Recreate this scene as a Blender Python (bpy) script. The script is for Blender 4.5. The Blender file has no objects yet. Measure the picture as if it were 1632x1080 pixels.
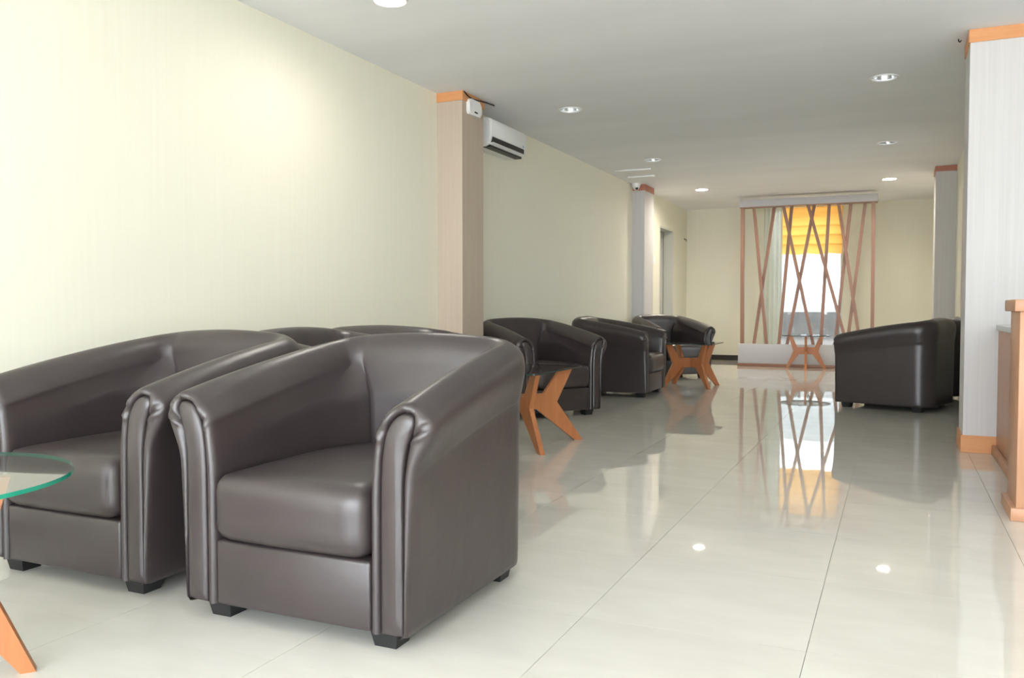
import bpy, bmesh, math, random
from mathutils import Vector, Matrix
random.seed(4)
PI = math.pi
SC = bpy.context.scene
COL = SC.collection

# ------------------------------------------------------------------ camera, sky, light, exposure
cam_d = bpy.data.cameras.new('camera')
cam = bpy.data.objects.new('camera', cam_d)
COL.objects.link(cam)
cam_d.sensor_width = 36.0
cam_d.lens = 36.0 * 1350.0 / 1632.0
cam_d.clip_start = 0.05
cam.location = (0, 0, 0.9)
cam.rotation_euler = (math.radians(90 - 2.121), 0, math.radians(24.372))
SC.camera = cam

world = bpy.data.worlds.new('sky')
SC.world = world
world.use_nodes = True
bg = world.node_tree.nodes['Background']
bg.inputs['Color'].default_value = (0.87, 0.94, 1.0, 1)
bg.inputs['Strength'].default_value = 8.0

SC.view_settings.view_transform = 'Standard'
SC.view_settings.look = 'None'
SC.view_settings.gamma = 1.0
SC.view_settings.use_curve_mapping = False
SC.view_settings.exposure = 0.74
SC.cycles.max_bounces = 10
SC.cycles.diffuse_bounces = 6
SC.cycles.glossy_bounces = 5
SC.cycles.transparent_max_bounces = 12
SC.cycles.sample_clamp_indirect = 6.0

def portal(name, loc, rot, sx, sy):
    l = bpy.data.lights.new(name, 'AREA')
    l.shape = 'RECTANGLE'; l.size = sx; l.size_y = sy
    l.cycles.is_portal = True
    o = bpy.data.objects.new(name, l); COL.objects.link(o)
    o.location = loc; o.rotation_euler = rot
    return o
sun_d = bpy.data.lights.new('sun', 'SUN'); sun_d.energy = 13.0; sun_d.angle = math.radians(0.6); sun_d.color = (1.0, 1.0, 1.0)
sun = bpy.data.objects.new('sun', sun_d); COL.objects.link(sun)
sun.rotation_euler = (math.radians(27), 0, math.radians(-12))      # high sun over the street in front
CEIL = 2.6
WL, WB, WR = -3.35, 14.8, 0.64        # left wall, back wall, far right wall
FRONT, NOOK = -3.0, 3.5               # glazed shop front behind the camera, reception side wall
portal('daylight_front', ((WL+NOOK)/2, FRONT-0.05, 1.3), (math.radians(90), 0, 0), 6.8, 2.6)
portal('added_daylight_side', (WR+0.16, 9.7, 1.05), (math.radians(90), 0, math.radians(90)), 0.9, 2.1)  # sky portal for the added glazed opening, brightens the middle of the room
portal('daylight_back', (-1.4, WB+0.25, 1.35), (math.radians(-90), 0, 0), 1.4, 2.4)

# ------------------------------------------------------------------ materials
def mat(name, col, rough=0.5, spec=0.5, metal=0.0, emis=None, emis_s=0.0):
    m = bpy.data.materials.new(name); m.use_nodes = True
    b = m.node_tree.nodes['Principled BSDF']
    b.inputs['Base Color'].default_value = (*col, 1)
    b.inputs['Roughness'].default_value = rough
    b.inputs['Specular IOR Level'].default_value = spec
    b.inputs['Metallic'].default_value = metal
    if emis:
        b.inputs['Emission Color'].default_value = (*emis, 1)
        b.inputs['Emission Strength'].default_value = emis_s
    return m
def nd(m, t, **kw):
    n = m.node_tree.nodes.new(t)
    for k, v in kw.items(): setattr(n, k, v)
    return n
def lk(m, a, b): m.node_tree.links.new(a, b)
def coords(m, scale=(1, 1, 1), rot=(0, 0, 0)):
    tc = nd(m, 'ShaderNodeTexCoord'); mp = nd(m, 'ShaderNodeMapping')
    mp.inputs['Scale'].default_value = scale; mp.inputs['Rotation'].default_value = rot
    lk(m, tc.outputs['Object'], mp.inputs['Vector'])
    return mp.outputs['Vector']
def noise(m, vec, scale, detail=3.0, rough=0.5):
    n = nd(m, 'ShaderNodeTexNoise'); n.inputs['Scale'].default_value = scale
    n.inputs['Detail'].default_value = detail; n.inputs['Roughness'].default_value = rough
    lk(m, vec, n.inputs['Vector'])
    return n.outputs['Fac']
def ramp(m, fac, stops):
    r = nd(m, 'ShaderNodeValToRGB')
    e = r.color_ramp.elements
    while len(e) < len(stops): e.new(0.5)
    for x, (p, c) in zip(e, stops): x.position = p; x.color = (*c, 1)
    lk(m, fac, r.inputs['Fac'])
    return r.outputs['Color']
def bump(m, fac, strength, dist=0.01, prev=None):
    b = nd(m, 'ShaderNodeBump'); b.inputs['Strength'].default_value = strength; b.inputs['Distance'].default_value = dist
    lk(m, fac, b.inputs['Height'])
    if prev: lk(m, prev, b.inputs['Normal'])
    return b.outputs['Normal']
def P(m): return m.node_tree.nodes['Principled BSDF']

def strie(name, c0, c1, rough=0.7, bmp=0.25, hscale=70):
    m = mat(name, c0, rough, 0.3)
    v = coords(m, (hscale, hscale, 1.2))
    f = noise(m, v, 1.0, 4, 0.6)
    lk(m, ramp(m, f, [(0.3, c0), (0.7, c1)]), P(m).inputs['Base Color'])
    lk(m, bump(m, f, bmp, 0.002), P(m).inputs['Normal'])
    return m
M_wall = strie('cream_wallpaper', (0.78, 0.76, 0.64), (0.80, 0.78, 0.665), 0.6, 0.12, 40)
M_tan = strie('tan_strie_wallpaper', (0.48, 0.395, 0.32), (0.525, 0.435, 0.355), 0.7, 0.12)
M_grey_strie = strie('pale_strie_wallpaper', (0.565, 0.55, 0.55), (0.615, 0.60, 0.60), 0.7, 0.15, 90)

M_ceil = mat('ceiling_paint', (0.72, 0.735, 0.765), 0.8, 0.2)
f = noise(M_ceil, coords(M_ceil, (0.25, 1.6, 1)), 1.5, 3)
lk(M_ceil, ramp(M_ceil, f, [(0.3, (0.81, 0.82, 0.845)), (0.7, (0.85, 0.86, 0.885))]), P(M_ceil).inputs['Base Color'])

M_tile = mat('polished_tile', (0.70, 0.68, 0.62), 0.016, 0.5)
f = noise(M_tile, coords(M_tile, (1.0, 3.0, 1), (0, 0, 0.5)), 2.2, 5, 0.6)
oi = nd(M_tile, 'ShaderNodeObjectInfo')
mx = nd(M_tile, 'ShaderNodeMath', operation='MULTIPLY_ADD'); lk(M_tile, oi.outputs['Random'], mx.inputs[0]); mx.inputs[1].default_value = 0.12; lk(M_tile, f, mx.inputs[2])
lk(M_tile, ramp(M_tile, mx.outputs[0], [(0.3, (0.575, 0.555, 0.505)), (0.75, (0.65, 0.63, 0.58))]), P(M_tile).inputs['Base Color'])
M_grout = mat('grout', (0.34, 0.325, 0.29), 0.8)

def leather(name, c):
    m = mat(name, c, 0.36, 0.65)
    v = coords(m)
    g = noise(m, v, 420, 2)
    w = noise(m, v, 9, 3)
    n1 = bump(m, w, 0.10, 0.02)
    lk(m, bump(m, g, 0.10, 0.001, n1), P(m).inputs['Normal'])
    lk(m, ramp(m, w, [(0.3, tuple(x*0.92 for x in c)), (0.7, tuple(x*1.08 for x in c))]), P(m).inputs['Base Color'])
    r = nd(m, 'ShaderNodeMapRange'); r.inputs['To Min'].default_value = 0.29; r.inputs['To Max'].default_value = 0.41
    lk(m, g, r.inputs['Value']); lk(m, r.outputs[0], P(m).inputs['Roughness'])
    return m
M_leather = leather('brown_leather', (0.037, 0.0275, 0.028))
M_black = mat('black_plastic', (0.012, 0.012, 0.013), 0.45)
M_under = mat('black_underlining', (0.01, 0.01, 0.01), 0.9)

def wood(name, c0, c1, axis='z', rough=0.35, sc=1.0):
    m = mat(name, c0, rough, 0.4)
    s = {'z': (28, 28, 2.2), 'x': (2.2, 28, 28), 'y': (28, 2.2, 28)}[axis]
    v = coords(m, tuple(k*sc for k in s))
    f = noise(m, v, 1.0, 5, 0.65)
    lk(m, ramp(m, f, [(0.25, c0), (0.75, c1)]), P(m).inputs['Base Color'])
    lk(m, bump(m, f, 0.08, 0.002), P(m).inputs['Normal'])
    return m
M_orange = wood('orange_wood', (0.37, 0.13, 0.045), (0.49, 0.195, 0.078))
M_screenwood = wood('terracotta_wood', (0.25, 0.125, 0.085), (0.31, 0.165, 0.115))
M_deskwood = wood('desk_laminate', (0.40, 0.205, 0.115), (0.49, 0.265, 0.155), 'z', 0.4)
M_trimwood = wood('orange_trim_wood', (0.60, 0.26, 0.10), (0.70, 0.34, 0.15), 'x', 0.45)
M_trimwood_dark = wood('red_trim_wood', (0.42, 0.17, 0.12), (0.50, 0.21, 0.15), 'x', 0.5)
M_lav = mat('pale_grey_laminate', (0.50, 0.50, 0.535), 0.45)
M_darkskirt = mat('dark_skirting', (0.03, 0.022, 0.018), 0.4)
M_white = mat('white_plastic', (0.82, 0.83, 0.84), 0.35)
M_whitepaint = mat('white_gloss_paint', (0.72, 0.73, 0.70), 0.4)
M_dark = mat('dark_slot', (0.008, 0.008, 0.009), 0.5)
M_silver = mat('silver_reflector', (0.62, 0.63, 0.64), 0.22, 0.5, 0.9)
M_bulb = mat('frosted_bulb', (0.9, 0.9, 0.9), 0.4, 0.5, 0, (0.92, 0.96, 1.0), 1.3)  # faint emission stands in for sky reflected on the unlit bulbs
M_lit_near = mat('lit_diffuser_near', (0.9, 0.9, 0.9), 0.4, 0.5, 0, (1.0, 0.95, 0.86), 110.0)
M_lit = mat('lit_diffuser', (0.9, 0.9, 0.9), 0.4, 0.5, 0, (1.0, 0.91, 0.77), 350.0)
M_stone = mat('grey_stone', (0.42, 0.43, 0.41), 0.25)
M_door = mat('white_door_paint', (0.66, 0.66, 0.60), 0.5)
M_sideroom = mat('side_room_paint', (0.42, 0.41, 0.34), 0.8)
M_parapet = mat('grey_render', (0.26, 0.25, 0.245), 0.9)
f = noise(M_parapet, coords(M_parapet), 3.0, 4)
lk(M_parapet, ramp(M_parapet, f, [(0.3, (0.095, 0.09, 0.088)), (0.7, (0.13, 0.122, 0.12))]), P(M_parapet).inputs['Base Color'])
M_outwhite = mat('pale_render', (0.52, 0.53, 0.54), 0.9)
M_ground = mat('paving', (0.50, 0.49, 0.47), 0.9)
M_silverbadge = mat('badge_foil', (0.45, 0.55, 0.68), 0.3, 0.5, 0.6)

def glass_mat(name, tint, refl_rough=0.02, ior=1.5):
    m = bpy.data.materials.new(name); m.use_nodes = True
    nt = m.node_tree; nt.nodes.clear()
    out = nt.nodes.new('ShaderNodeOutputMaterial'); mix = nt.nodes.new('ShaderNodeMixShader')
    tr = nt.nodes.new('ShaderNodeBsdfTransparent'); gl = nt.nodes.new('ShaderNodeBsdfGlossy'); fr = nt.nodes.new('ShaderNodeFresnel')
    tr.inputs['Color'].default_value = (*tint, 1); gl.inputs['Roughness'].default_value = refl_rough
    fr.inputs['IOR'].default_value = ior
    a = nt.nodes.new('ShaderNodeMath'); a.operation = 'ADD'; a.inputs[1].default_value = 1.0
    b = nt.nodes.new('ShaderNodeMath'); b.operation = 'DIVIDE'; c = nt.nodes.new('ShaderNodeMath'); c.operation = 'MULTIPLY'; c.inputs[1].default_value = 2.0
    nt.links.new(fr.outputs[0], a.inputs[0]); nt.links.new(fr.outputs[0], c.inputs[0])      # both faces of the sheet reflect: 2F/(1+F)
    nt.links.new(c.outputs[0], b.inputs[0]); nt.links.new(a.outputs[0], b.inputs[1])
    nt.links.new(b.outputs[0], mix.inputs[0]); nt.links.new(tr.outputs[0], mix.inputs[1]); nt.links.new(gl.outputs[0], mix.inputs[2])
    nt.links.new(mix.outputs[0], out.inputs['Surface'])
    return m
M_glass = glass_mat('table_glass', (0.86, 0.93, 0.90), 0.02, 1.5)
M_pane = glass_mat('window_glass', (0.78, 0.80, 0.80))
def clear_mat(name, tint):
    m = bpy.data.materials.new(name); m.use_nodes = True
    nt = m.node_tree; nt.nodes.clear()
    out = nt.nodes.new('ShaderNodeOutputMaterial'); tr = nt.nodes.new('ShaderNodeBsdfTransparent')
    tr.inputs['Color'].default_value = (*tint, 1); nt.links.new(tr.outputs[0], out.inputs['Surface'])
    return m
M_clear = clear_mat('glass_inside', (0.97, 0.99, 0.98))
M_greyedge = mat('grey_glass_edge', (0.03, 0.06, 0.055), 0.15, 0.6)
M_glassedge = mat('green_glass_edge', (0.01, 0.26, 0.17), 0.15, 0.6)

def cloth(name, col, trans, transp=0.0):
    m = bpy.data.materials.new(name); m.use_nodes = True
    nt = m.node_tree; nt.nodes.clear()
    out = nt.nodes.new('ShaderNodeOutputMaterial'); a = nt.nodes.new('ShaderNodeMixShader')
    d = nt.nodes.new('ShaderNodeBsdfDiffuse'); t = nt.nodes.new('ShaderNodeBsdfTranslucent')
    d.inputs['Color'].default_value = (*col, 1); t.inputs['Color'].default_value = (*col, 1)
    tc = nt.nodes.new('ShaderNodeTexCoord'); wv = nt.nodes.new('ShaderNodeTexNoise'); bp = nt.nodes.new('ShaderNodeBump')
    wv.inputs['Scale'].default_value = 240; bp.inputs['Strength'].default_value = 0.15; bp.inputs['Distance'].default_value = 0.002
    nt.links.new(tc.outputs['Object'], wv.inputs['Vector']); nt.links.new(wv.outputs['Fac'], bp.inputs['Height'])
    nt.links.new(bp.outputs['Normal'], d.inputs['Normal'])
    a.inputs[0].default_value = trans
    nt.links.new(d.outputs[0], a.inputs[1]); nt.links.new(t.outputs[0], a.inputs[2])
    if transp > 0:
        b = nt.nodes.new('ShaderNodeMixShader'); p = nt.nodes.new('ShaderNodeBsdfTransparent')
        b.inputs[0].default_value = transp
        nt.links.new(a.outputs[0], b.inputs[1]); nt.links.new(p.outputs[0], b.inputs[2])
        nt.links.new(b.outputs[0], out.inputs['Surface'])
    else:
        nt.links.new(a.outputs[0], out.inputs['Surface'])
    return m
M_blind = cloth('orange_blind_cloth', (0.97, 0.50, 0.12), 0.82)
M_sheer = cloth('pale_sheer_cloth', (0.70, 0.71, 0.62), 0.25, 0.05)

# ------------------------------------------------------------------ helpers
def add_box(bm, x0, x1, y0, y1, z0, z1, bev=0.0, seg=2):
    vs = [bm.verts.new((x, y, z)) for x in (x0, x1) for y in (y0, y1) for z in (z0, z1)]
    q = [(0, 1, 3, 2), (4, 6, 7, 5), (0, 4, 5, 1), (2, 3, 7, 6), (0, 2, 6, 4), (1, 5, 7, 3)]
    fs = [bm.faces.new([vs[i] for i in f]) for f in q]
    if bev > 0:
        es = list({e for f in fs for e in f.edges})
        bmesh.ops.bevel(bm, geom=es, offset=bev, segments=seg, profile=0.5, affect='EDGES')
def add_prism(bm, pts, axis, a0, a1):
    """extrude a 2D outline between a0 and a1 along x, y or z"""
    def mk(p, a):
        return {'x': (a, p[0], p[1]), 'y': (p[0], a, p[1]), 'z': (p[0], p[1], a)}[axis]
    v0 = [bm.verts.new(mk(p, a0)) for p in pts]; v1 = [bm.verts.new(mk(p, a1)) for p in pts]
    n = len(pts)
    bm.faces.new(v0[::-1]); bm.faces.new(v1)
    side = []
    for i in range(n):
        side.append(bm.faces.new((v0[i], v0[(i+1) % n], v1[(i+1) % n], v1[i])))
    return side
def add_lathe(bm, prof, n=32, c=(0, 0, 0)):
    rings = []
    for r, z in prof:
        if r < 1e-6: rings.append([bm.verts.new((c[0], c[1], c[2]+z))])
        else: rings.append([bm.verts.new((c[0]+r*math.cos(2*PI*k/n), c[1]+r*math.sin(2*PI*k/n), c[2]+z)) for k in range(n)])
    for a, b in zip(rings, rings[1:]):
        for k in range(n):
            if len(a) == 1 and len(b) == 1: continue
            if len(a) == 1: bm.faces.new((a[0], b[k], b[(k+1) % n]))
            elif len(b) == 1: bm.faces.new((a[k], a[(k+1) % n], b[0]))
            else: bm.faces.new((a[k], a[(k+1) % n], b[(k+1) % n], b[k]))
def add_tube(bm, pts, r, n=8):
    rings = []
    for i, p in enumerate(pts):
        p = Vector(p); d = Vector(pts[min(i+1, len(pts)-1)]) - Vector(pts[max(i-1, 0)]); d.normalize()
        up = Vector((0, 0, 1)) if abs(d.z) < 0.9 else Vector((1, 0, 0))
        a = d.cross(up).normalized(); b = d.cross(a)
        rings.append([bm.verts.new(p + a*r*math.cos(2*PI*k/n) + b*r*math.sin(2*PI*k/n)) for k in range(n)])
    for a, b in zip(rings, rings[1:]):
        for k in range(n): bm.faces.new((a[k], a[(k+1) % n], b[(k+1) % n], b[k]))
    bm.faces.new(rings[0][::-1]); bm.faces.new(rings[-1])
def to_mesh(name, bm, m, smooth=False, angle=None):
    bmesh.ops.recalc_face_normals(bm, faces=bm.faces[:])
    me = bpy.data.meshes.new(name); bm.to_mesh(me); bm.free()
    for x in (m if isinstance(m, (list, tuple)) else [m]): me.materials.append(x)
    if smooth:
        me.polygons.foreach_set('use_smooth', [True]*len(me.polygons))
        if angle: me.set_sharp_from_angle(angle=math.radians(angle))
    return me
def link(name, me, parent=None, loc=None, rotz=None):
    o = bpy.data.objects.new(name, me); COL.objects.link(o)
    if parent: o.parent = parent
    if loc: o.location = loc
    if rotz is not None: o.rotation_euler = (0, 0, rotz)
    return o
def obj(name, bm, m, parent=None, smooth=False, angle=None, loc=None, rotz=None):
    return link(name, to_mesh(name, bm, m, smooth, angle), parent, loc, rotz)
def box(name, b, m, parent=None, bev=0.0, loc=None, rotz=None):
    bm = bmesh.new(); add_box(bm, *b, bev=bev)
    return obj(name, bm, m, parent, bev > 0, 40, loc, rotz)
def struct(o): o['kind'] = 'structure'; return o
def tag(o, label, cat, group=None):
    o['label'] = label; o['category'] = cat
    if group: o['group'] = group
    return o
def empty(name, loc=(0, 0, 0), rotz=0):
    o = bpy.data.objects.new(name, None); COL.objects.link(o)
    o.location = loc; o.rotation_euler = (0, 0, rotz); o.empty_display_size = 0.1
    return o
def thing(name, label, cat, loc=(0, 0, 0), rotz=0, group=None):
    return tag(empty(name, loc, rotz), label, cat, group)
def copy_tree(o, parent=None):
    c = o.copy(); COL.objects.link(c)
    if parent: c.parent = parent
    for ch in list(o.children): copy_tree(ch, c)
    return c

# ------------------------------------------------------------------ floor
floor = struct(empty('floor'))
bm = bmesh.new()
add_box(bm, WL-1.6, NOOK+0.2, -0.17, WB+0.2, -0.12, -0.004)
obj('grout_bed', bm, M_grout, floor)
box('entrance_slab', (WL-0.2, NOOK+0.2, FRONT-0.2, -0.171, -0.12, 0.0), M_tile, floor)
xs = [WL] + [-0.2 + 0.62*k for k in range(-5, 6)] + [NOOK]
xs = [x for x in xs if x >= WL and x <= NOOK]
ys = [2.31 + 0.62*k for k in range(-4, 21)] + [WB]
tile_cache = {}
for j in range(len(ys)-1):
    for i in range(len(xs)-1):
        x0, x1, y0, y1 = xs[i], xs[i+1], ys[j], ys[j+1]
        if y0 > 5.95 and x0 > WR: continue
        w, d = round(x1-x0, 3), round(y1-y0, 3)
        if w < 0.02 or d < 0.02: continue
        if (w, d) not in tile_cache:
            b2 = bmesh.new(); add_box(b2, -w/2+0.0008, w/2-0.0008, -d/2+0.0004, d/2-0.0004, -0.011, 0.0)
            tile_cache[(w, d)] = to_mesh('tile', b2, M_tile)
        link('tile', tile_cache[(w, d)], floor, ((x0+x1)/2, (y0+y1)/2, 0))

# ------------------------------------------------------------------ ceiling with holes for the downlights
LX, LY = (-2.575, -0.105), (4.05, 6.9, 9.62, 12.3)
HOLE = 0.088
def ceiling_bm():
    bm = bmesh.new(); S = 0.2
    gx = sorted({WL-0.15, NOOK+0.15} | {x+s for x in LX for s in (-S, S)})
    gy = sorted({FRONT-0.1, WB+0.15} | {y+s for y in LY for s in (-S, S)})
    for i in range(len(gx)-1):
        for j in range(len(gy)-1):
            x0, x1, y0, y1 = gx[i], gx[i+1], gy[j], gy[j+1]
            hole = any(abs((x0+x1)/2-x) < 1e-4 and abs((y0+y1)/2-y) < 1e-4 for x in LX for y in LY) and abs(x1-x0-2*S) < 1e-4 and abs(y1-y0-2*S) < 1e-4
            if not hole:
                bm.faces.new([bm.verts.new(p) for p in ((x0, y0, CEIL), (x0, y1, CEIL), (x1, y1, CEIL), (x1, y0, CEIL))])
            else:
                cx, cy = (x0+x1)/2, (y0+y1)/2; n = 32
                sq, ci, up = [], [], []
                for k in range(n):
                    a = 2*PI*k/n; c, s = math.cos(a), math.sin(a); q = S/max(abs(c), abs(s))
                    sq.append(bm.verts.new((cx+c*q, cy+s*q, CEIL))); ci.append(bm.verts.new((cx+c*HOLE, cy+s*HOLE, CEIL)))
                    up.append(bm.verts.new((cx+c*HOLE, cy+s*HOLE, CEIL+0.02)))
                for k in range(n):
                    l = (k+1) % n
                    bm.faces.new((sq[k], ci[k], ci[l], sq[l])); bm.faces.new((ci[k], up[k], up[l], ci[l]))
    bmesh.ops.remove_doubles(bm, verts=bm.verts[:], dist=1e-5)
    return bm
ceil_o = struct(obj('ceiling', ceiling_bm(), M_ceil))
bm = bmesh.new(); add_box(bm, WL-0.15, NOOK+0.15, FRONT-0.1, WB+0.15, CEIL+0.16, CEIL+0.2)
obj('roof_slab', bm, M_ceil, ceil_o)

# ------------------------------------------------------------------ walls
DY0, DY1, DZ = 12.92, 13.80, 2.17       # opening in the left wall
bm = bmesh.new()
add_box(bm, WL-0.14, WL, FRONT, DY0, 0, CEIL)
add_box(bm, WL-0.14, WL, DY1, WB, 0, CEIL)
add_box(bm, WL-0.14, WL, DY0, DY1, DZ, CEIL)
struct(obj('wall_left', bm, M_wall))
WX0, WX1, WZ0, WZ1 = -1.96, -0.80, 0.20, 2.56     # window in the back wall
bm = bmesh.new()
add_box(bm, WL-0.14, WX0, WB, WB+0.14, 0, CEIL)
add_box(bm, WX1, WR+0.14, WB, WB+0.14, 0, CEIL)
add_box(bm, WX0, WX1, WB, WB+0.14, 0, WZ0)
add_box(bm, WX0, WX1, WB, WB+0.14, WZ1, CEIL)
struct(obj('wall_back', bm, M_wall))
RDY0, RDY1, RDZ = 9.25, 10.15, 2.1
bm = bmesh.new()
add_box(bm, WR, WR+0.14, 6.32, RDY0, 0, CEIL)
add_box(bm, WR, WR+0.14, RDY1, WB, 0, CEIL)
add_box(bm, WR, WR+0.14, RDY0, RDY1, RDZ, CEIL)
struct(obj('wall_right', bm, M_wall))
struct(box('wall_partition', (0.391, NOOK, 5.95, 6.32, 0, CEIL), M_grey_strie))
struct(box('wall_reception', (NOOK, NOOK+0.14, FRONT, 6.32, 0, CEIL), M_wall))
# glazed shop front behind the camera: posts and head only, the doors stand open
bm = bmesh.new()
for x in (WL, -1.1, 1.15, NOOK-0.1): add_box(bm, x, x+0.1, FRONT-0.05, FRONT+0.05, 0, CEIL)
add_box(bm, WL, NOOK, FRONT-0.05, FRONT+0.05, CEIL-0.12, CEIL)
struct(obj('wall_front', bm, M_whitepaint))
# outside ground and low wall seen through the back window
g = struct(box('ground', (-30, 30, -30, 45, -0.32, -0.13), M_ground))
struct(box('wall_garden', (-6, 4, 17.0, 17.2, -0.13, 0.815), M_parapet))
struct(box('wall_neighbour', (-9, 7, 20.0, 20.3, -0.13, 7.0), M_outwhite))
struct(box('sky_block_slab', (-9, 7, WB+0.85, 19.5, 3.0, 3.1), M_outwhite))  # unseen slab added to hold back sky light outside the back window

# dark skirting
struct(box('baseboard_back', (WL, WR, WB-0.015, WB, 0, 0.085), M_darkskirt))
bm = bmesh.new()
for a, b in ((FRONT+0.06, 5.95), (6.32, 11.45), (11.92, DY0), (DY1, WB-0.015)): add_box(bm, WL, WL+0.015, a, b, 0, 0.085)
struct(obj('baseboard_left', bm, M_darkskirt))
bm = bmesh.new()
for a, b in ((6.32, RDY0-0.07), (RDY1+0.07, 11.45), (11.92, WB-0.015)): add_box(bm, WR-0.015, WR, a, b, 0, 0.085)
struct(obj('baseboard_right', bm, M_darkskirt))

# pillars: wallpapered shaft with a wooden band at the top
def pillar(name, x0, x1, y0, y1, m, band, band_h, skirt=True, label=None):
    o = struct(box(name, (x0, x1, y0, y1, 0, CEIL), m))
    box('top_band', (max(x0-0.008, WL) if x0 < 0 else x0-0.008, min(x1+0.008, WR) if x1 > 0 else x1+0.008, y0-0.008, y1+0.008, CEIL-band_h, CEIL-0.001), band, o)
    if skirt:
        box('skirting', (max(x0-0.01, WL) if x0 < 0 else x0-0.01, min(x1+0.01, WR) if x1 > 0 else x1+0.01, y0-0.01, y1+0.01, 0.001, 0.10), band, o)
    return o
pillar('pillar', WL, -3.125, 5.95, 6.32, M_tan, M_trimwood, 0.072)
pillar('pillar', WL, -3.18, 11.45, 11.92, M_grey_strie, M_trimwood_dark, 0.085)
pillar('pillar', 0.415, WR, 11.45, 11.92, M_grey_strie, M_trimwood_dark, 0.065)
struct(box('trim_1', (0.383, NOOK, 5.940, 6.328, CEIL-0.078, CEIL-0.001), M_trimwood))
struct(box('trim_2', (0.380, NOOK, 5.938, 6.33, 0.001, 0.107), M_trimwood))

# opening in the left wall with white lining and a door leaf standing open beyond
d1 = struct(empty('door_1', (WL, DY0, 0)))
bm = bmesh.new()
add_box(bm, -0.15, 0.006, DY1-DY0-0.03, DY1-DY0, 0.001, DZ); add_box(bm, -0.15, 0.006, 0, 0.03, 0.001, DZ); add_box(bm, -0.15, 0.006, 0.03, DY1-DY0-0.03, DZ-0.03, DZ)
obj('frame', bm, M_door, d1)
leaf = box('leaf', (-0.98, -0.16, DY1-DY0-0.05, DY1-DY0-0.01, 0.01, DZ-0.03), M_door, d1, 0.003)
bm = bmesh.new(); add_tube(bm, [(-0.9, 0.82, 1.0), (-0.9, 0.76, 1.0), (-0.80, 0.76, 1.0)], 0.009); obj('handle', bm, M_silver, leaf, True)
bm = bmesh.new()
add_box(bm, WL-1.6, WL-1.5, 12.2, 14.5, 0, CEIL); add_box(bm, WL-1.5, WL-0.14, 12.1, 12.2, 0, CEIL); add_box(bm, WL-1.5, WL-0.14, 14.5, 14.6, 0, CEIL)
add_box(bm, WL-1.6, WL-0.14, 12.1, 14.6, CEIL, CEIL+0.05)
struct(obj('wall_side_room', bm, M_sideroom))
# timber door frame in the far right wall; glazed opening added to let daylight in
d2 = struct(empty('door_2', (WR, RDY0, 0)))
bm = bmesh.new()
add_box(bm, -0.012, 0.145, RDY1-RDY0, RDY1-RDY0+0.06, 0.001, RDZ+0.06); add_box(bm, -0.012, 0.145, -0.06, 0, 0.001, RDZ+0.06); add_box(bm, -0.012, 0.145, 0, RDY1-RDY0, RDZ, RDZ+0.06)
obj('frame', bm, M_trimwood, d2)
bm = bmesh.new(); w_ = RDY1-RDY0-0.005
add_box(bm, 0.05, 0.09, 0.005, 0.085, 0.01, RDZ-0.005); add_box(bm, 0.05, 0.09, w_-0.08, w_, 0.01, RDZ-0.005); add_box(bm, 0.05, 0.09, 0.085, w_-0.08, 0.01, 0.12); add_box(bm, 0.05, 0.09, 0.085, w_-0.08, RDZ-0.09, RDZ-0.005)
l2 = obj('leaf', bm, M_trimwood, d2)
bm = bmesh.new(); add_box(bm, 0.067, 0.073, 0.085, w_-0.08, 0.12, RDZ-0.09)
for f in bm.faces:
    if f.calc_center_median().x > 0.0671: f.material_index = 1
obj('pane', bm, [M_pane, M_clear], l2)
bm = bmesh.new(); add_tube(bm, [(0.05, 0.1, 1.0), (0.0, 0.1, 1.0), (0.0, 0.21, 1.0)], 0.009); obj('handle', bm, M_silver, l2, True)

# back window
w1 = struct(empty('window_1', (0, WB, 0)))
bm = bmesh.new(); t = 0.035
add_box(bm, WX0, WX0+t, 0.04, 0.09, WZ0, WZ1); add_box(bm, WX1-t, WX1, 0.04, 0.09, WZ0, WZ1)
add_box(bm, WX0+t, WX1-t, 0.04, 0.09, WZ0, WZ0+t); add_box(bm, WX0+t, WX1-t, 0.04, 0.09, WZ1-t, WZ1)
obj('frame', bm, M_whitepaint, w1)
bm = bmesh.new(); add_box(bm, WX0+t, WX1-t, 0.062, 0.068, WZ0+t, WZ1-t)
for f in bm.faces:
    if f.calc_center_median().y > 0.0621: f.material_index = 1
obj('pane', bm, [M_pane, M_clear], w1)
box('sill', (WX0-0.02, WX1+0.02, -0.03, 0.04, WZ0-0.02, WZ0), M_whitepaint, w1)

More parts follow.
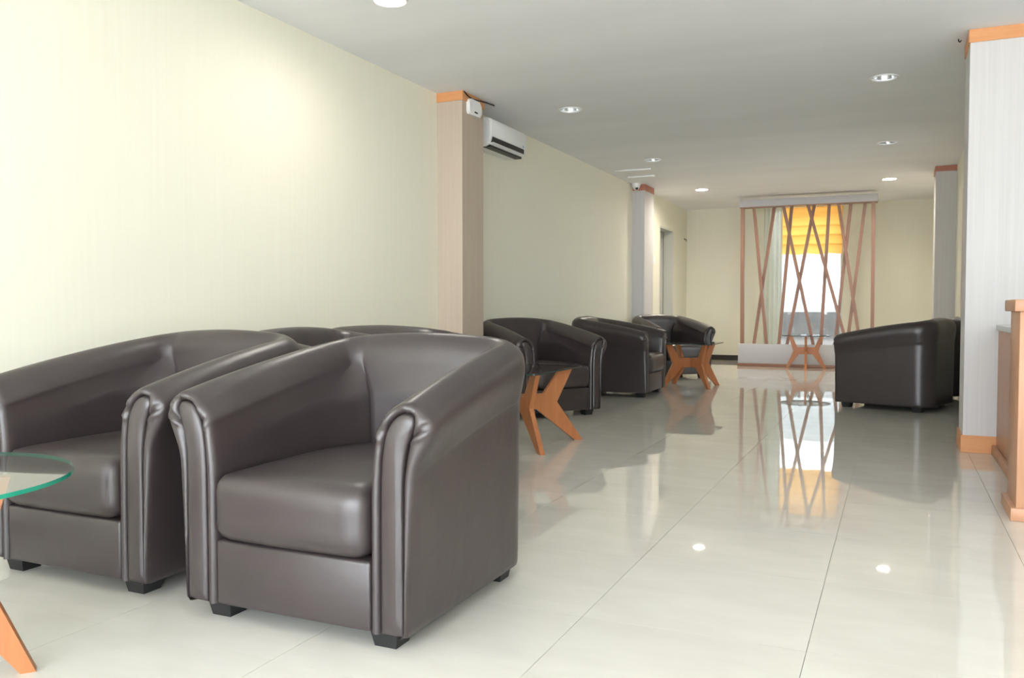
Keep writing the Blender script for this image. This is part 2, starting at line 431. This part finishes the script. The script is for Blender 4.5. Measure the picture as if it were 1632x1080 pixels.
# ------------------------------------------------------------------ tub chair
def catmull(pts, per):
    out = []
    for i in range(len(pts)-1):
        p0, p1, p2, p3 = pts[max(i-1, 0)], pts[i], pts[i+1], pts[min(i+2, len(pts)-1)]
        for k in range(per):
            t = k/per
            out.append(tuple(0.5*((2*b) + (-a+c)*t + (2*a-5*b+4*c-d)*t*t + (-a+3*b-3*c+d)*t**3) for a, b, c, d in zip(p0, p1, p2, p3)))
    out.append(tuple(pts[-1]))
    return out
HW, FY, BY, RC = 0.374, -0.375, 0.42, 0.145
def path_half():
    """right half, front to back centre: (outer point, outward normal, inner point low, inner point high, u)"""
    outer, norm, low, high = [], [], [], []
    n1, n2, n3 = 14, 12, 7
    for k in range(n1):
        t = k/n1; outer.append((HW, FY+(BY-RC-FY)*t)); norm.append((1, 0))
    for k in range(n2+1):
        a = PI/2*k/n2; outer.append((HW-RC+RC*math.cos(a), BY-RC+RC*math.sin(a))); norm.append((math.cos(a), math.sin(a)))
    for k in range(1, n3+1):
        outer.append(((HW-RC)*(1-k/n3), BY)); norm.append((0, 1))
    N = len(outer)
    # inner, low: straight side, bent corner, kinked seam, flat back
    kx = 0.185
    seq = []
    for k in range(n1+1):
        t = k/n1; seq.append((0.262-0.010*t, FY+(-0.02-FY)*t))
    for k in range(1, n2-2):
        t = k/(n2-3); a = (0.252, -0.02); b = (0.250, 0.18); c = (kx+0.003, 0.276)
        seq.append(tuple((1-t)**2*p+2*t*(1-t)*q+t*t*r for p, q, r in zip(a, b, c)))
    seq.append((kx, 0.290)); seq.append((kx-0.004, 0.277))
    rest = N-len(seq)
    for k in range(1, rest+1): seq.append(((kx-0.004)*(1-k/rest), 0.277+0.004*math.sin(PI/2*k/rest)))
    low = seq
    for k in range(N):
        o, n = outer[k], norm[k]
        th = 0.112 + 0.004*math.sin(PI*k/N)
        high.append((o[0]-n[0]*th, o[1]-n[1]*th))
    # arc length fraction
    L = [0]
    for k in range(1, N): L.append(L[-1]+math.dist(outer[k], outer[k-1]))
    return [(outer[k], norm[k], low[k], high[k], L[k]/L[-1]) for k in range(N)]
A_D = [-0.03, -0.008, 0.0, 0.006, 0.014, 0.022, 0.026, 0.038, 0.066, 0.074, 0.068, 0.042, 0.0, -0.045, -0.075, -0.095]
B_D = [-0.03, -0.008, 0.0, 0.0, 0.0, 0.001, 0.003, 0.006, 0.006, 0.003, -0.004, -0.022, -0.056, -0.086, -0.105, -0.112]
A_Z = [None, None, None, None, None, -0.215, -0.187, -0.152, -0.102, -0.072, -0.042, -0.017, 0.0, -0.018, -0.047, -0.082]
def chair_ring(o, n, lo, hi, u):
    zf = 0.662 + 0.150*(1-(1-u)**1.75)
    w = (1-u)**1.2
    lowz = [0.049, 0.049, 0.066, 0.2, 0.34]
    ctrl = []
    for a, b, z, k in zip(A_D, B_D, A_Z, range(99)):
        d = b+(a-b)*w; zz = lowz[k] if z is None else zf+z
        ctrl.append((o[0]+n[0]*d, o[1]+n[1]*d, zz))
    last = ctrl[-1]
    zt = last[2]
    for f, z in ((0.10, zt-0.02), (0.36, zt-0.055), (0.70, zt-0.10), (0.93, zt-0.145), (1, 0.39), (1, 0.26), (1, 0.15), (1, 0.066), (1, 0.05)):
        ctrl.append((last[0]*(1-f)+lo[0]*f, last[1]*(1-f)+lo[1]*f, z))
    return catmull(ctrl, 3)
def build_chair():
    root = empty('tub_chair')
    half = path_half()
    left = [((-o[0], o[1]), (-n[0], n[1]), (-l[0], l[1]), (-h[0], h[1]), u) for o, n, l, h, u in half]
    full = left + half[-2::-1]
    bm = bmesh.new()
    rings = [[bm.verts.new(p) for p in chair_ring(*q)] for q in full]
    for a, b in zip(rings, rings[1:]):
        for k in range(len(a)-1): bm.faces.new((a[k], a[k+1], b[k+1], b[k]))
    panels = []
    for end in (0, -1):
        base = [v.co.copy() for v in rings[end]]
        sg = 1 if base[0].x > 0 else -1
        # outline of the front panel: an arch that leans outward at the top
        pc = catmull([(0.366, 0.05), (0.365, 0.20), (0.364, 0.36), (0.365, 0.46), (0.374, 0.535), (0.390, 0.580), (0.3985, 0.605), (0.394, 0.625), (0.376, 0.633),
                      (0.350, 0.626), (0.328, 0.606), (0.311, 0.570), (0.301, 0.52), (0.296, 0.46), (0.294, 0.36), (0.293, 0.20), (0.293, 0.05)], 6)
        def split(pts):
            k = max(range(len(pts)), key=lambda q: pts[q][1]); return pts[:k+1], pts[k:]
        def at(pts, t):
            L = [0]
            for a, b in zip(pts, pts[1:]): L.append(L[-1]+math.dist(a, b))
            d = t*L[-1]
            for k in range(len(pts)-1):
                if L[k+1] >= d-1e-9:
                    q = (d-L[k])/max(L[k+1]-L[k], 1e-9); return tuple(x+(y-x)*q for x, y in zip(pts[k], pts[k+1]))
            return pts[-1]
        def fracs(pts):
            L = [0]
            for a, b in zip(pts, pts[1:]): L.append(L[-1]+math.dist(a, b))
            return [x/L[-1] for x in L]
        flat = [(p.x*sg, p.z) for p in base]
        fo, fi = split(flat); po, pi_ = split(pc)
        target = [at(po, t) for t in fracs(fo)] + [at(pi_, t) for t in fracs(fi)][1:]
        prev = rings[end]
        for f, y, pl in ((0.10, -0.386, 0.002), (0.32, -0.3955, 0.0045), (0.62, -0.3975, 0.0055), (0.86, -0.392, 0.0025), (0.97, -0.378, 0), (0.99, -0.365, 0)):
            cur = []
            for k, (p, q) in enumerate(zip(flat, target)):
                w = max(0.0, min(1.0, (p[1]-0.55)/0.04))
                yy = y + pl*w*(math.sin(k*1.35)+0.6*math.sin(k*2.2+1))
                cur.append(bm.verts.new((sg*(p[0]+(q[0]-p[0])*f), yy, p[1]+(q[1]-p[1])*f)))
            for k in range(len(prev)-1): bm.faces.new((prev[k], prev[k+1], cur[k+1], cur[k]))
            prev = cur
        bm.faces.new(prev)
        panels.append([(x*sg, z) for x, z in pc])
    shell = obj('shell', bm, M_leather, root, True, 75)
    for pts in panels:
        bm = bmesh.new()
        pb = None
        c = Vector((sum(p[0] for p in pts)/len(pts), sum(p[1] for p in pts)/len(pts)))
        def ring(s, y):
            o = []
            for p in pts:
                v = Vector(p); zc = Vector((c.x, max(0.10, min(0.56, v.y))))
                q = zc + (v-zc)*(s-0.03)
                o.append(bm.verts.new((q.x, y, q.y)))
            return o
        r = [ring(1, -0.365), ring(1, -0.386), ring(0.93, -0.393), ring(0.75, -0.3965), ring(0.35, -0.399), ring(0.05, -0.400)]
        for a, b in zip(r, r[1:]):
            n = len(a)
            for k in range(n): bm.faces.new((a[k], a[(k+1) % n], b[(k+1) % n], b[k]))
        bm.faces.new(r[-1]); bm.faces.new(r[0][::-1])
        bmesh.ops.remove_doubles(bm, verts=bm.verts[:], dist=1e-5)
        obj('arm_panel', bm, M_leather, root, True, 60)
    # base panel between the arms
    bm = bmesh.new(); add_box(bm, -0.262, 0.262, -0.392, 0.20, 0.050, 0.236, bev=0.010, seg=3)
    obj('base', bm, M_leather, root, True, 50)
    # seat cushion: a rounded pillow that narrows to the back
    bm = bmesh.new()
    NX, NY, NZ = 22, 22, 8
    bx = [(-1+2*i/NX) for i in range(NX+1)]
    verts = {}
    def cv(i, j, k):
        key = (i, j, k)
        if key in verts: return verts[key]
        hx, hy, hz, r = 0.259, 0.347, 0.096, 0.047
        x, y, z = (-1+2*i/NX)*hx, (-1+2*j/NY)*hy, (-1+2*k/NZ)*hz
        q = Vector((max(-hx+r, min(hx-r, x)), max(-hy+r, min(hy-r, y)), max(-hz+r, min(hz-r, z))))
        d = Vector((x, y, z))-q
        if d.length > 1e-9:
            # map the cube shell onto the round edge
            m = max(abs(d.x), abs(d.y), abs(d.z))
            d = d.normalized()*m
        p = q+d
        yw = p.y
        f = 1.0
        if yw > 0.02: f = 1-0.34*((yw-0.02)/0.313)**1.6
        p.x *= f
        top = max(0, z/hz)
        p.z += 0.016*top*max(0, 1-(p.x/hx)**2)*max(0, 1-(p.y/hy)**2)
        if p.y < -hy+r+0.01: p.y -= 0.010*max(0, 1-(p.x/hx)**2)
        v = bm.verts.new((p.x, p.y-0.069, p.z+0.334)); verts[key] = v
        return v
    def grid(fn, A, B):
        for a in range(A):
            for b in range(B): bm.faces.new((fn(a, b), fn(a+1, b), fn(a+1, b+1), fn(a, b+1)))
    grid(lambda a, b: cv(a, b, 0), NX, NY); grid(lambda a, b: cv(a, b, NZ), NX, NY)
    grid(lambda a, b: cv(a, 0, b), NX, NZ); grid(lambda a, b: cv(a, NY, b), NX, NZ)
    grid(lambda a, b: cv(0, a, b), NY, NZ); grid(lambda a, b: cv(NX, a, b), NY, NZ)
    obj('seat_cushion', bm, M_leather, root, True)
    bm = bmesh.new(); add_box(bm, -0.34, 0.34, -0.36, 0.355, 0.049, 0.052)
    obj('underside_lining', bm, M_under, root)
    fb = bmesh.new()
    a, b, h = 0.043, 0.033, 0.0500
    lo = [fb.verts.new((x*b, y*b, 0)) for x, y in ((-1, -1), (1, -1), (1, 1), (-1, 1))]; hi = [fb.verts.new((x*a, y*a, h)) for x, y in ((-1, -1), (1, -1), (1, 1), (-1, 1))]
    fb.faces.new(lo[::-1]); fb.faces.new(hi)
    for k in range(4): fb.faces.new((lo[k], lo[(k+1) % 4], hi[(k+1) % 4], hi[k]))
    fm = to_mesh('foot', fb, M_black)
    for x in (-0.282, 0.282):
        for y in (-0.318, 0.29): link('foot', fm, root, (x if y < 0 else x*1.06, y, 0))
    return root
chair0 = build_chair()
CH = 'tub chairs in the lobby'
chairs = [  # x, y, facing angle in degrees, label
    (-1.502, 2.230, 270, 'brown leather tub chair nearest the camera, right one of the front pair'),
    (-2.455, 2.270, 270, 'brown leather tub chair behind the round glass table, left one of the front pair'),
    (-2.380, 4.000, 92, 'tub chair farther behind the nearest chair, only its wide back rim showing above it'),
    (-2.130, 3.130, 1, 'tub chair just behind the front pair, rim peeking out between them'),
    (-2.790, 6.700, -35, 'dark tub chair turned to the camera behind the square glass table, beyond first pillar'),
    (-2.640, 8.560, 0, 'dark tub chair with flat left side to the camera, third along the left wall'),
    (-2.700, 11.00, -47, 'farthest dark tub chair on the left, behind the middle wooden table'),
    (0.000, 8.420, 162, 'dark tub chair alone on the right, its back and side to the camera'),
    (0.190, 9.500, 178, 'dark tub chair mostly hidden behind the right-hand chair and partition'),
]
for i, (x, y, a, lab) in enumerate(chairs):
    c = chair0 if i == 0 else copy_tree(chair0)
    c.location = (x, y, 0); c.rotation_euler = (0, 0, math.radians(a+90))
    tag(c, lab, 'chair', CH)

# ------------------------------------------------------------------ tables
PROF = [(0.125, 0.222), (0.350, 0.0), (0.396, 0.0), (0.244, 0.266), (0.335, 0.490), (0.264, 0.490), (0.166, 0.325)]
def leg_panel(scale, thick, notch_top):
    s = scale
    pts = [(r*s, z) for r, z in PROF]
    left = [(-r, z) for r, z in pts[::-1]]
    zt, zb = 0.325, 0.222; zm = (zt+zb)/2; h = thick/2+0.0005
    if notch_top: mid_top, mid_bot = [(-h, zt), (-h, zm), (h, zm), (h, zt)], []
    else: mid_top, mid_bot = [], [(h, zb), (h, zm), (-h, zm), (-h, zb)]
    # outline, counter-clockwise seen from -y: right half bottom to top, top middle, left half, bottom middle
    out = pts + mid_top[::-1] + left + mid_bot[::-1]
    bm = bmesh.new(); add_prism(bm, out, 'y', -thick/2, thick/2)
    big = [f for f in bm.faces if len(f.verts) > 4]
    bmesh.ops.triangulate(bm, faces=big)
    return bm
def rounded_rect(hx, hy, r, n=6):
    p = []
    for cx, cy, a0 in ((hx-r, hy-r, 0), (-hx+r, hy-r, 90), (-hx+r, -hy+r, 180), (hx-r, -hy+r, 270)):
        for k in range(n+1):
            a = math.radians(a0+90*k/n); p.append((cx+r*math.cos(a), cy+r*math.sin(a)))
    return p
def table(name, label, loc, leg_rot, scale, outline, thick=0.030, edge=None):
    t = thing(name, label, 'table', loc, 0, 'glass topped coffee tables')
    for k, nt in ((0, True), (1, False)):
        obj('leg_panel', leg_panel(scale, thick, nt), M_orange, t, loc=(0, 0, 0), rotz=leg_rot+k*PI/2)
    bm = bmesh.new()
    side = add_prism(bm, outline, 'z', 0.490, 0.500)
    for f in side: f.material_index = 1
    bm.normal_update()
    for f in bm.faces:
        if f.material_index == 0 and f.calc_center_median().z < 0.495: f.material_index = 2
    top = obj('glass_top', bm, [M_glass, edge or M_greyedge, M_clear], t)
    return t
circle = lambda r: [(r*math.cos(2*PI*k/72), r*math.sin(2*PI*k/72)) for k in range(72)]
table('coffee_table', 'round clear glass table with green edge, cut off by the left edge of the photo', (-2.125, 1.180, 0), math.radians(50), 0.74, circle(0.385), edge=M_glassedge)
table('coffee_table', 'square glass coffee table on orange crossed legs behind the nearest chair', (-2.30, 5.11, 0), math.radians(45), 1.25, rounded_rect(0.33, 0.42, 0.02))
table('coffee_table', 'glass coffee table on crossed wooden legs in front of the farthest left chair', (-2.13, 9.65, 0), math.radians(45), 0.97, rounded_rect(0.31, 0.36, 0.03))
table('coffee_table', 'small glass table on crossed legs standing before the slatted screen', (-1.19, 13.02, 0), math.radians(5), 0.72, circle(0.345))

# ------------------------------------------------------------------ slatted screen in front of the window
scr = thing('slatted_screen', 'slanted wooden slat screen between grey plinth and grey header before the window', 'screen', (0, 13.35, 0))
box('plinth', (-2.215, -0.26, 0.0, 0.17, 0.045, 0.345), M_lav, scr, 0.004)
box('plinth_strip', (-2.222, -0.253, -0.008, 0.178, 0.0, 0.045), M_screenwood, scr, 0.002)
box('header', (-2.215, -0.26, 0.0, 0.17, 2.435, 2.545), M_lav, scr, 0.004)
box('header_strip', (-2.21, -0.265, 0.002, 0.168, 2.425, 2.435), M_screenwood, scr)
SL = [(-2.178, -2.166, 0.05), (-2.004, -1.798, 0.045), (-1.711, -1.991, 0.045), (-1.572, -1.120, 0.045), (-1.457, -1.621, 0.045), (-1.219, -0.651, 0.045),
      (-1.135, -1.500, 0.045), (-0.926, -1.019, 0.045), (-0.793, -0.470, 0.045), (-0.628, -0.817, 0.045), (-0.433, -0.651, 0.045), (-0.321, -0.309, 0.05)]
for k, (xt, xb, w) in enumerate(SL):
    post = k in (0, 11)
    y0 = 0.045 if post else (0.035 if xb > xt else 0.085)
    y1 = y0 + (0.08 if post else 0.045)
    bm = bmesh.new(); h = w/2
    add_prism(bm, [(xb-h, 0.345), (xb+h, 0.345), (xt+h, 2.426), (xt-h, 2.426)], 'y', y0, y1)
    obj('post' if post else 'slat', bm, M_screenwood, scr)

# window dressing
def drape(name, x0, x1, z0, z1, y, m, folds, amp, n=60, nz=12, fn=None):
    bm = bmesh.new(); g = []
    for j in range(nz+1):
        row = []
        for i in range(n+1):
            t = i/n; x = x0+(x1-x0)*t; z = z0+(z1-z0)*j/nz
            yy = y+amp*math.sin(t*folds*2*PI)
            if fn: yy += fn(t, j/nz)
            row.append(bm.verts.new((x, yy, z)))
        g.append(row)
    for j in range(nz):
        for i in range(n): bm.faces.new((g[j][i], g[j][i+1], g[j+1][i+1], g[j+1][i]))
    return obj(name, bm, m, None, True)
bl = thing('roman_blind', 'orange fabric blind glowing in the top of the window behind the slats', 'blind', (0, WB-0.06, 0))
bm = bmesh.new(); prof = []
zz = 2.55
for k in range(5):
    for s in range(7):
        t = s/6; prof.append((-0.004-0.022*math.sin(PI*t), zz-t*0.154))
    zz -= 0.154
rows = []
for yv, zv in prof:
    rows.append([bm.verts.new((x, yv, zv + 0.010*math.sin(i*1.1)*(2.55-zv))) for i, x in enumerate([-1.755 + 0.945*q/16 for q in range(17)])])
for a, b in zip(rows, rows[1:]):
    for k in range(16): bm.faces.new((a[k], a[k+1], b[k+1], b[k]))
obj('blind_cloth', bm, M_blind, bl, True)
box('head_rail', (-1.76, -0.805, -0.02, 0.03, 2.55, 2.585), M_white, bl, 0.003)
cu = drape('sheer_curtain', -2.03, -1.735, 0.12, 2.55, WB-0.09, M_sheer, 4, 0.018)
tag(cu, 'pale sheer curtain hanging at the left side of the far window', 'curtain')

# ------------------------------------------------------------------ reception desk end, at the right edge
dk = thing('reception_desk', 'wooden reception desk end with raised post at the right edge', 'desk', (0, 0, 0))
box('end_post', (0.474, 1.60, 4.112, 4.42, 0.001, 0.884), M_deskwood, dk, 0.003)
box('post_cap', (0.452, 1.64, 4.088, 4.445, 0.884, 0.934), M_deskwood, dk, 0.004)
box('base_molding', (0.453, 1.62, 4.097, 4.44, 0.0, 0.056), M_deskwood, dk, 0.004)
box('front_panel', (0.572, 0.62, 4.42, 5.93, 0.001, 0.762), M_deskwood, dk, 0.002)
box('kick_molding', (0.548, 0.572, 4.445, 5.93, 0.0, 0.056), M_deskwood, dk, 0.003)
box('stone_top', (0.560, 1.25, 4.425, 5.938, 0.763, 0.795), M_stone, dk, 0.003)

# ------------------------------------------------------------------ wall and ceiling equipment
ac = thing('air_conditioner', 'white split air conditioner high on the left wall beside the first pillar', 'air conditioner', (WL, 6.50, 2.275))
bm = bmesh.new()
prof = [(0.001, 0.0), (0.15, -0.004), (0.182, 0.012), (0.198, 0.04), (0.206, 0.07), (0.208, 0.20), (0.198, 0.228), (0.17, 0.236), (0.001, 0.236)]
v0 = [bm.verts.new((x, 0, z)) for x, z in prof]; v1 = [bm.verts.new((x, 0.75, z)) for x, z in prof]
for i in range(len(prof)): 
    j = (i+1) % len(prof); bm.faces.new((v0[i], v0[j], v1[j], v1[i]))
fa = bm.faces.new(v0[::-1]); fb_ = bm.faces.new(v1)
es = list(fa.edges)+list(fb_.edges)
bmesh.ops.bevel(bm, geom=es, offset=0.008, segments=2, affect='EDGES')
obj('casing', bm, M_white, ac, True, 35)
bm = bmesh.new(); add_prism(bm, [(0.196, 0.036), (0.201, 0.052), (0.2075, 0.066), (0.205, 0.066), (0.19, 0.036)], 'y', 0.03, 0.70)
for v in bm.verts: pass
box('air_slot', (0.17, 0.2095, 0.035, 0.70, 0.030, 0.076), M_dark, ac)
box('air_slot', (0.12, 0.184, 0.035, 0.70, -0.0075, 0.012), M_dark, ac)
bm.free()
bm = bmesh.new(); add_prism(bm, [(0.168, 0.012), (0.190, 0.010), (0.212, 0.026), (0.209, 0.034), (0.186, 0.020)], 'y', 0.04, 0.695)
obj('louvre', bm, M_white, ac)
box('front_cover', (0.207, 0.2125, 0.012, 0.738, 0.082, 0.215), M_white, ac, 0.002)
box('badge', (0.212, 0.2145, 0.66, 0.695, 0.088, 0.106), M_silverbadge, ac, 0.001)

rb = thing('wall_box', 'small white rounded box with dark slot near the top of the first pillar', 'box', (-3.125, 6.125, 2.495))
bm = bmesh.new(); add_prism(bm, rounded_rect(0.105, 0.062, 0.03), 'x', 0.001, 0.032)
bmesh.ops.bevel(bm, geom=[e for e in bm.edges if abs(e.verts[0].co.x-0.032) < 1e-5 and abs(e.verts[1].co.x-0.032) < 1e-5], offset=0.008, segments=3, affect='EDGES')
obj('case', bm, M_white, rb, True, 40)
box('slot', (0.030, 0.0332, -0.022, 0.035, -0.040, -0.027), M_dark, rb, 0.001)
bm = bmesh.new()
add_tube(bm, [(-3.118, 5.965, 2.598), (-3.112, 6.02, 2.575), (-3.112, 6.10, 2.566), (-3.112, 6.22, 2.578), (-3.11, 6.33, 2.590), (-3.10, 6.48, 2.594)], 0.006, 6)
cb = obj('cable', bm, M_black, None, True); tag(cb, 'black cable running along the ceiling edge above the white box', 'cable')

cc = thing('dome_camera', 'white dome security camera on the ceiling before the second pillar', 'camera', (-3.27, 11.34, CEIL))
bm = bmesh.new(); add_lathe(bm, [(0, 0), (0.062, 0), (0.062, -0.018), (0.05, -0.05), (0.036, -0.078), (0.018, -0.092), (0, -0.095)], 24); obj('housing', bm, M_white, cc, True, 50)
bm = bmesh.new(); add_lathe(bm, [(0, 0.0), (0.014, 0.0), (0.02, 0.006), (0.02, 0.02), (0, 0.02)], 16)
bmesh.ops.rotate(bm, verts=bm.verts[:], cent=(0, 0, 0), matrix=Matrix.Rotation(math.radians(-115), 3, 'X') @ Matrix.Identity(3))
bmesh.ops.rotate(bm, verts=bm.verts[:], cent=(0, 0, 0), matrix=Matrix.Rotation(math.radians(25), 3, 'Z'))
bmesh.ops.translate(bm, verts=bm.verts[:], vec=(0.022, -0.040, -0.066)); obj('lens', bm, M_dark, cc, True, 40)

for (xa, ya, xb_, lab) in ((-3.20, 10.15, -2.74, 'longer white strip on the ceiling, nearer of the two'), (-3.20, 10.70, -2.85, 'shorter white strip on the ceiling, nearer the second pillar')):
    o = box('ceiling_strip', (xa, xb_, ya, ya+0.05, CEIL-0.02, CEIL-0.0005), M_white, None, 0.003)
    tag(o, lab, 'strip', 'white strips on the ceiling')

hk = thing('wall_hook', 'tiny dark hook high on the left wall near the far corner', 'hook', (WL, 14.62, 2.08))
bm = bmesh.new(); add_lathe(bm, [(0, 0), (0.016, 0), (0.016, 0.006), (0, 0.008)], 12); bmesh.ops.rotate(bm, verts=bm.verts[:], cent=(0, 0, 0), matrix=Matrix.Rotation(PI/2, 3, 'Y')); obj('plate', bm, M_dark, hk, True, 40)
bm = bmesh.new(); add_tube(bm, [(0.004, 0, 0.0), (0.03, 0, -0.004), (0.04, 0, -0.02), (0.032, 0, -0.034), (0.02, 0, -0.03)], 0.005, 6); obj('peg', bm, M_dark, hk, True)
hc = thing('ceiling_hook', 'tiny black hook on the ceiling next to the pale partition', 'hook', (0.335, 6.12, CEIL))
bm = bmesh.new(); add_tube(bm, [(0, 0, -0.001), (0.002, -0.004, -0.016), (0.008, -0.016, -0.024), (0.014, -0.028, -0.017)], 0.004, 6); obj('peg', bm, M_black, hc, True)
sw = thing('light_switch', 'small white light switch plate between second pillar and open doorway', 'switch', (WL, 12.60, 1.62))
box('plate', (0.0005, 0.009, -0.04, 0.04, -0.06, 0.06), M_white, sw, 0.002); box('rocker', (0.0085, 0.014, -0.015, 0.015, -0.025, 0.025), M_white, sw, 0.001)

# ------------------------------------------------------------------ recessed downlights
def downlight(lit, lamp=None):
    t = empty('recessed_downlight')
    bm = bmesh.new(); add_lathe(bm, [(0.082, 0.012), (0.082, -0.004), (0.088, -0.009), (0.098, -0.006), (0.100, -0.0005), (0.086, -0.0005), (0.086, 0.012), (0.082, 0.012)], 40); obj('trim_ring', bm, M_white, t, True, 45)
    bm = bmesh.new(); add_lathe(bm, [(0.0825, 0.0), (0.078, 0.03), (0.066, 0.065), (0.045, 0.10), (0.0, 0.105)], 40); obj('reflector', bm, M_silver, t, True)
    bm = bmesh.new()
    if lit:
        add_lathe(bm, [(0.0, 0.004), (0.05, 0.005), (0.076, 0.012), (0.076, 0.02), (0.0, 0.02)], 40); obj('diffuser', bm, lamp or M_lit, t, True, 50)
    else:
        add_lathe(bm, [(0.0, 0.000), (0.012, 0.003), (0.021, 0.014), (0.024, 0.03), (0.02, 0.055), (0.015, 0.10), (0.0, 0.102)], 24); obj('bulb', bm, M_bulb, t, True)
    return t
off0, on0 = None, None
names = {(0, 0): 'lit round ceiling downlight nearest the camera, cut by the top edge', (1, 0): 'lit ceiling downlight above the near floor, out of frame at the top right',
         (0, 1): 'unlit chrome downlight above the air conditioner, left row', (1, 1): 'largest unlit chrome downlight, right row beside the pale partition',
         (0, 2): 'unlit chrome downlight near the two white ceiling strips', (1, 2): 'second unlit chrome downlight in the right row',
         (0, 3): 'lit downlight at the far end of the left row', (1, 3): 'lit downlight at the far end of the right row'}
for j, y in enumerate(LY):
    for i, x in enumerate(LX):
        if (i, j) == (1, 0): continue
        lit = j in (0, 3)
        if lit:
            if j == 0: t = downlight(True, M_lit_near)
            elif on0 is None: on0 = t = downlight(True)
            else: t = copy_tree(on0)
        else:
            if off0 is None: off0 = t = downlight(False)
            else: t = copy_tree(off0)
        t.location = (x, y, CEIL)
        tag(t, names[(i, j)], 'downlight', 'ceiling downlights')
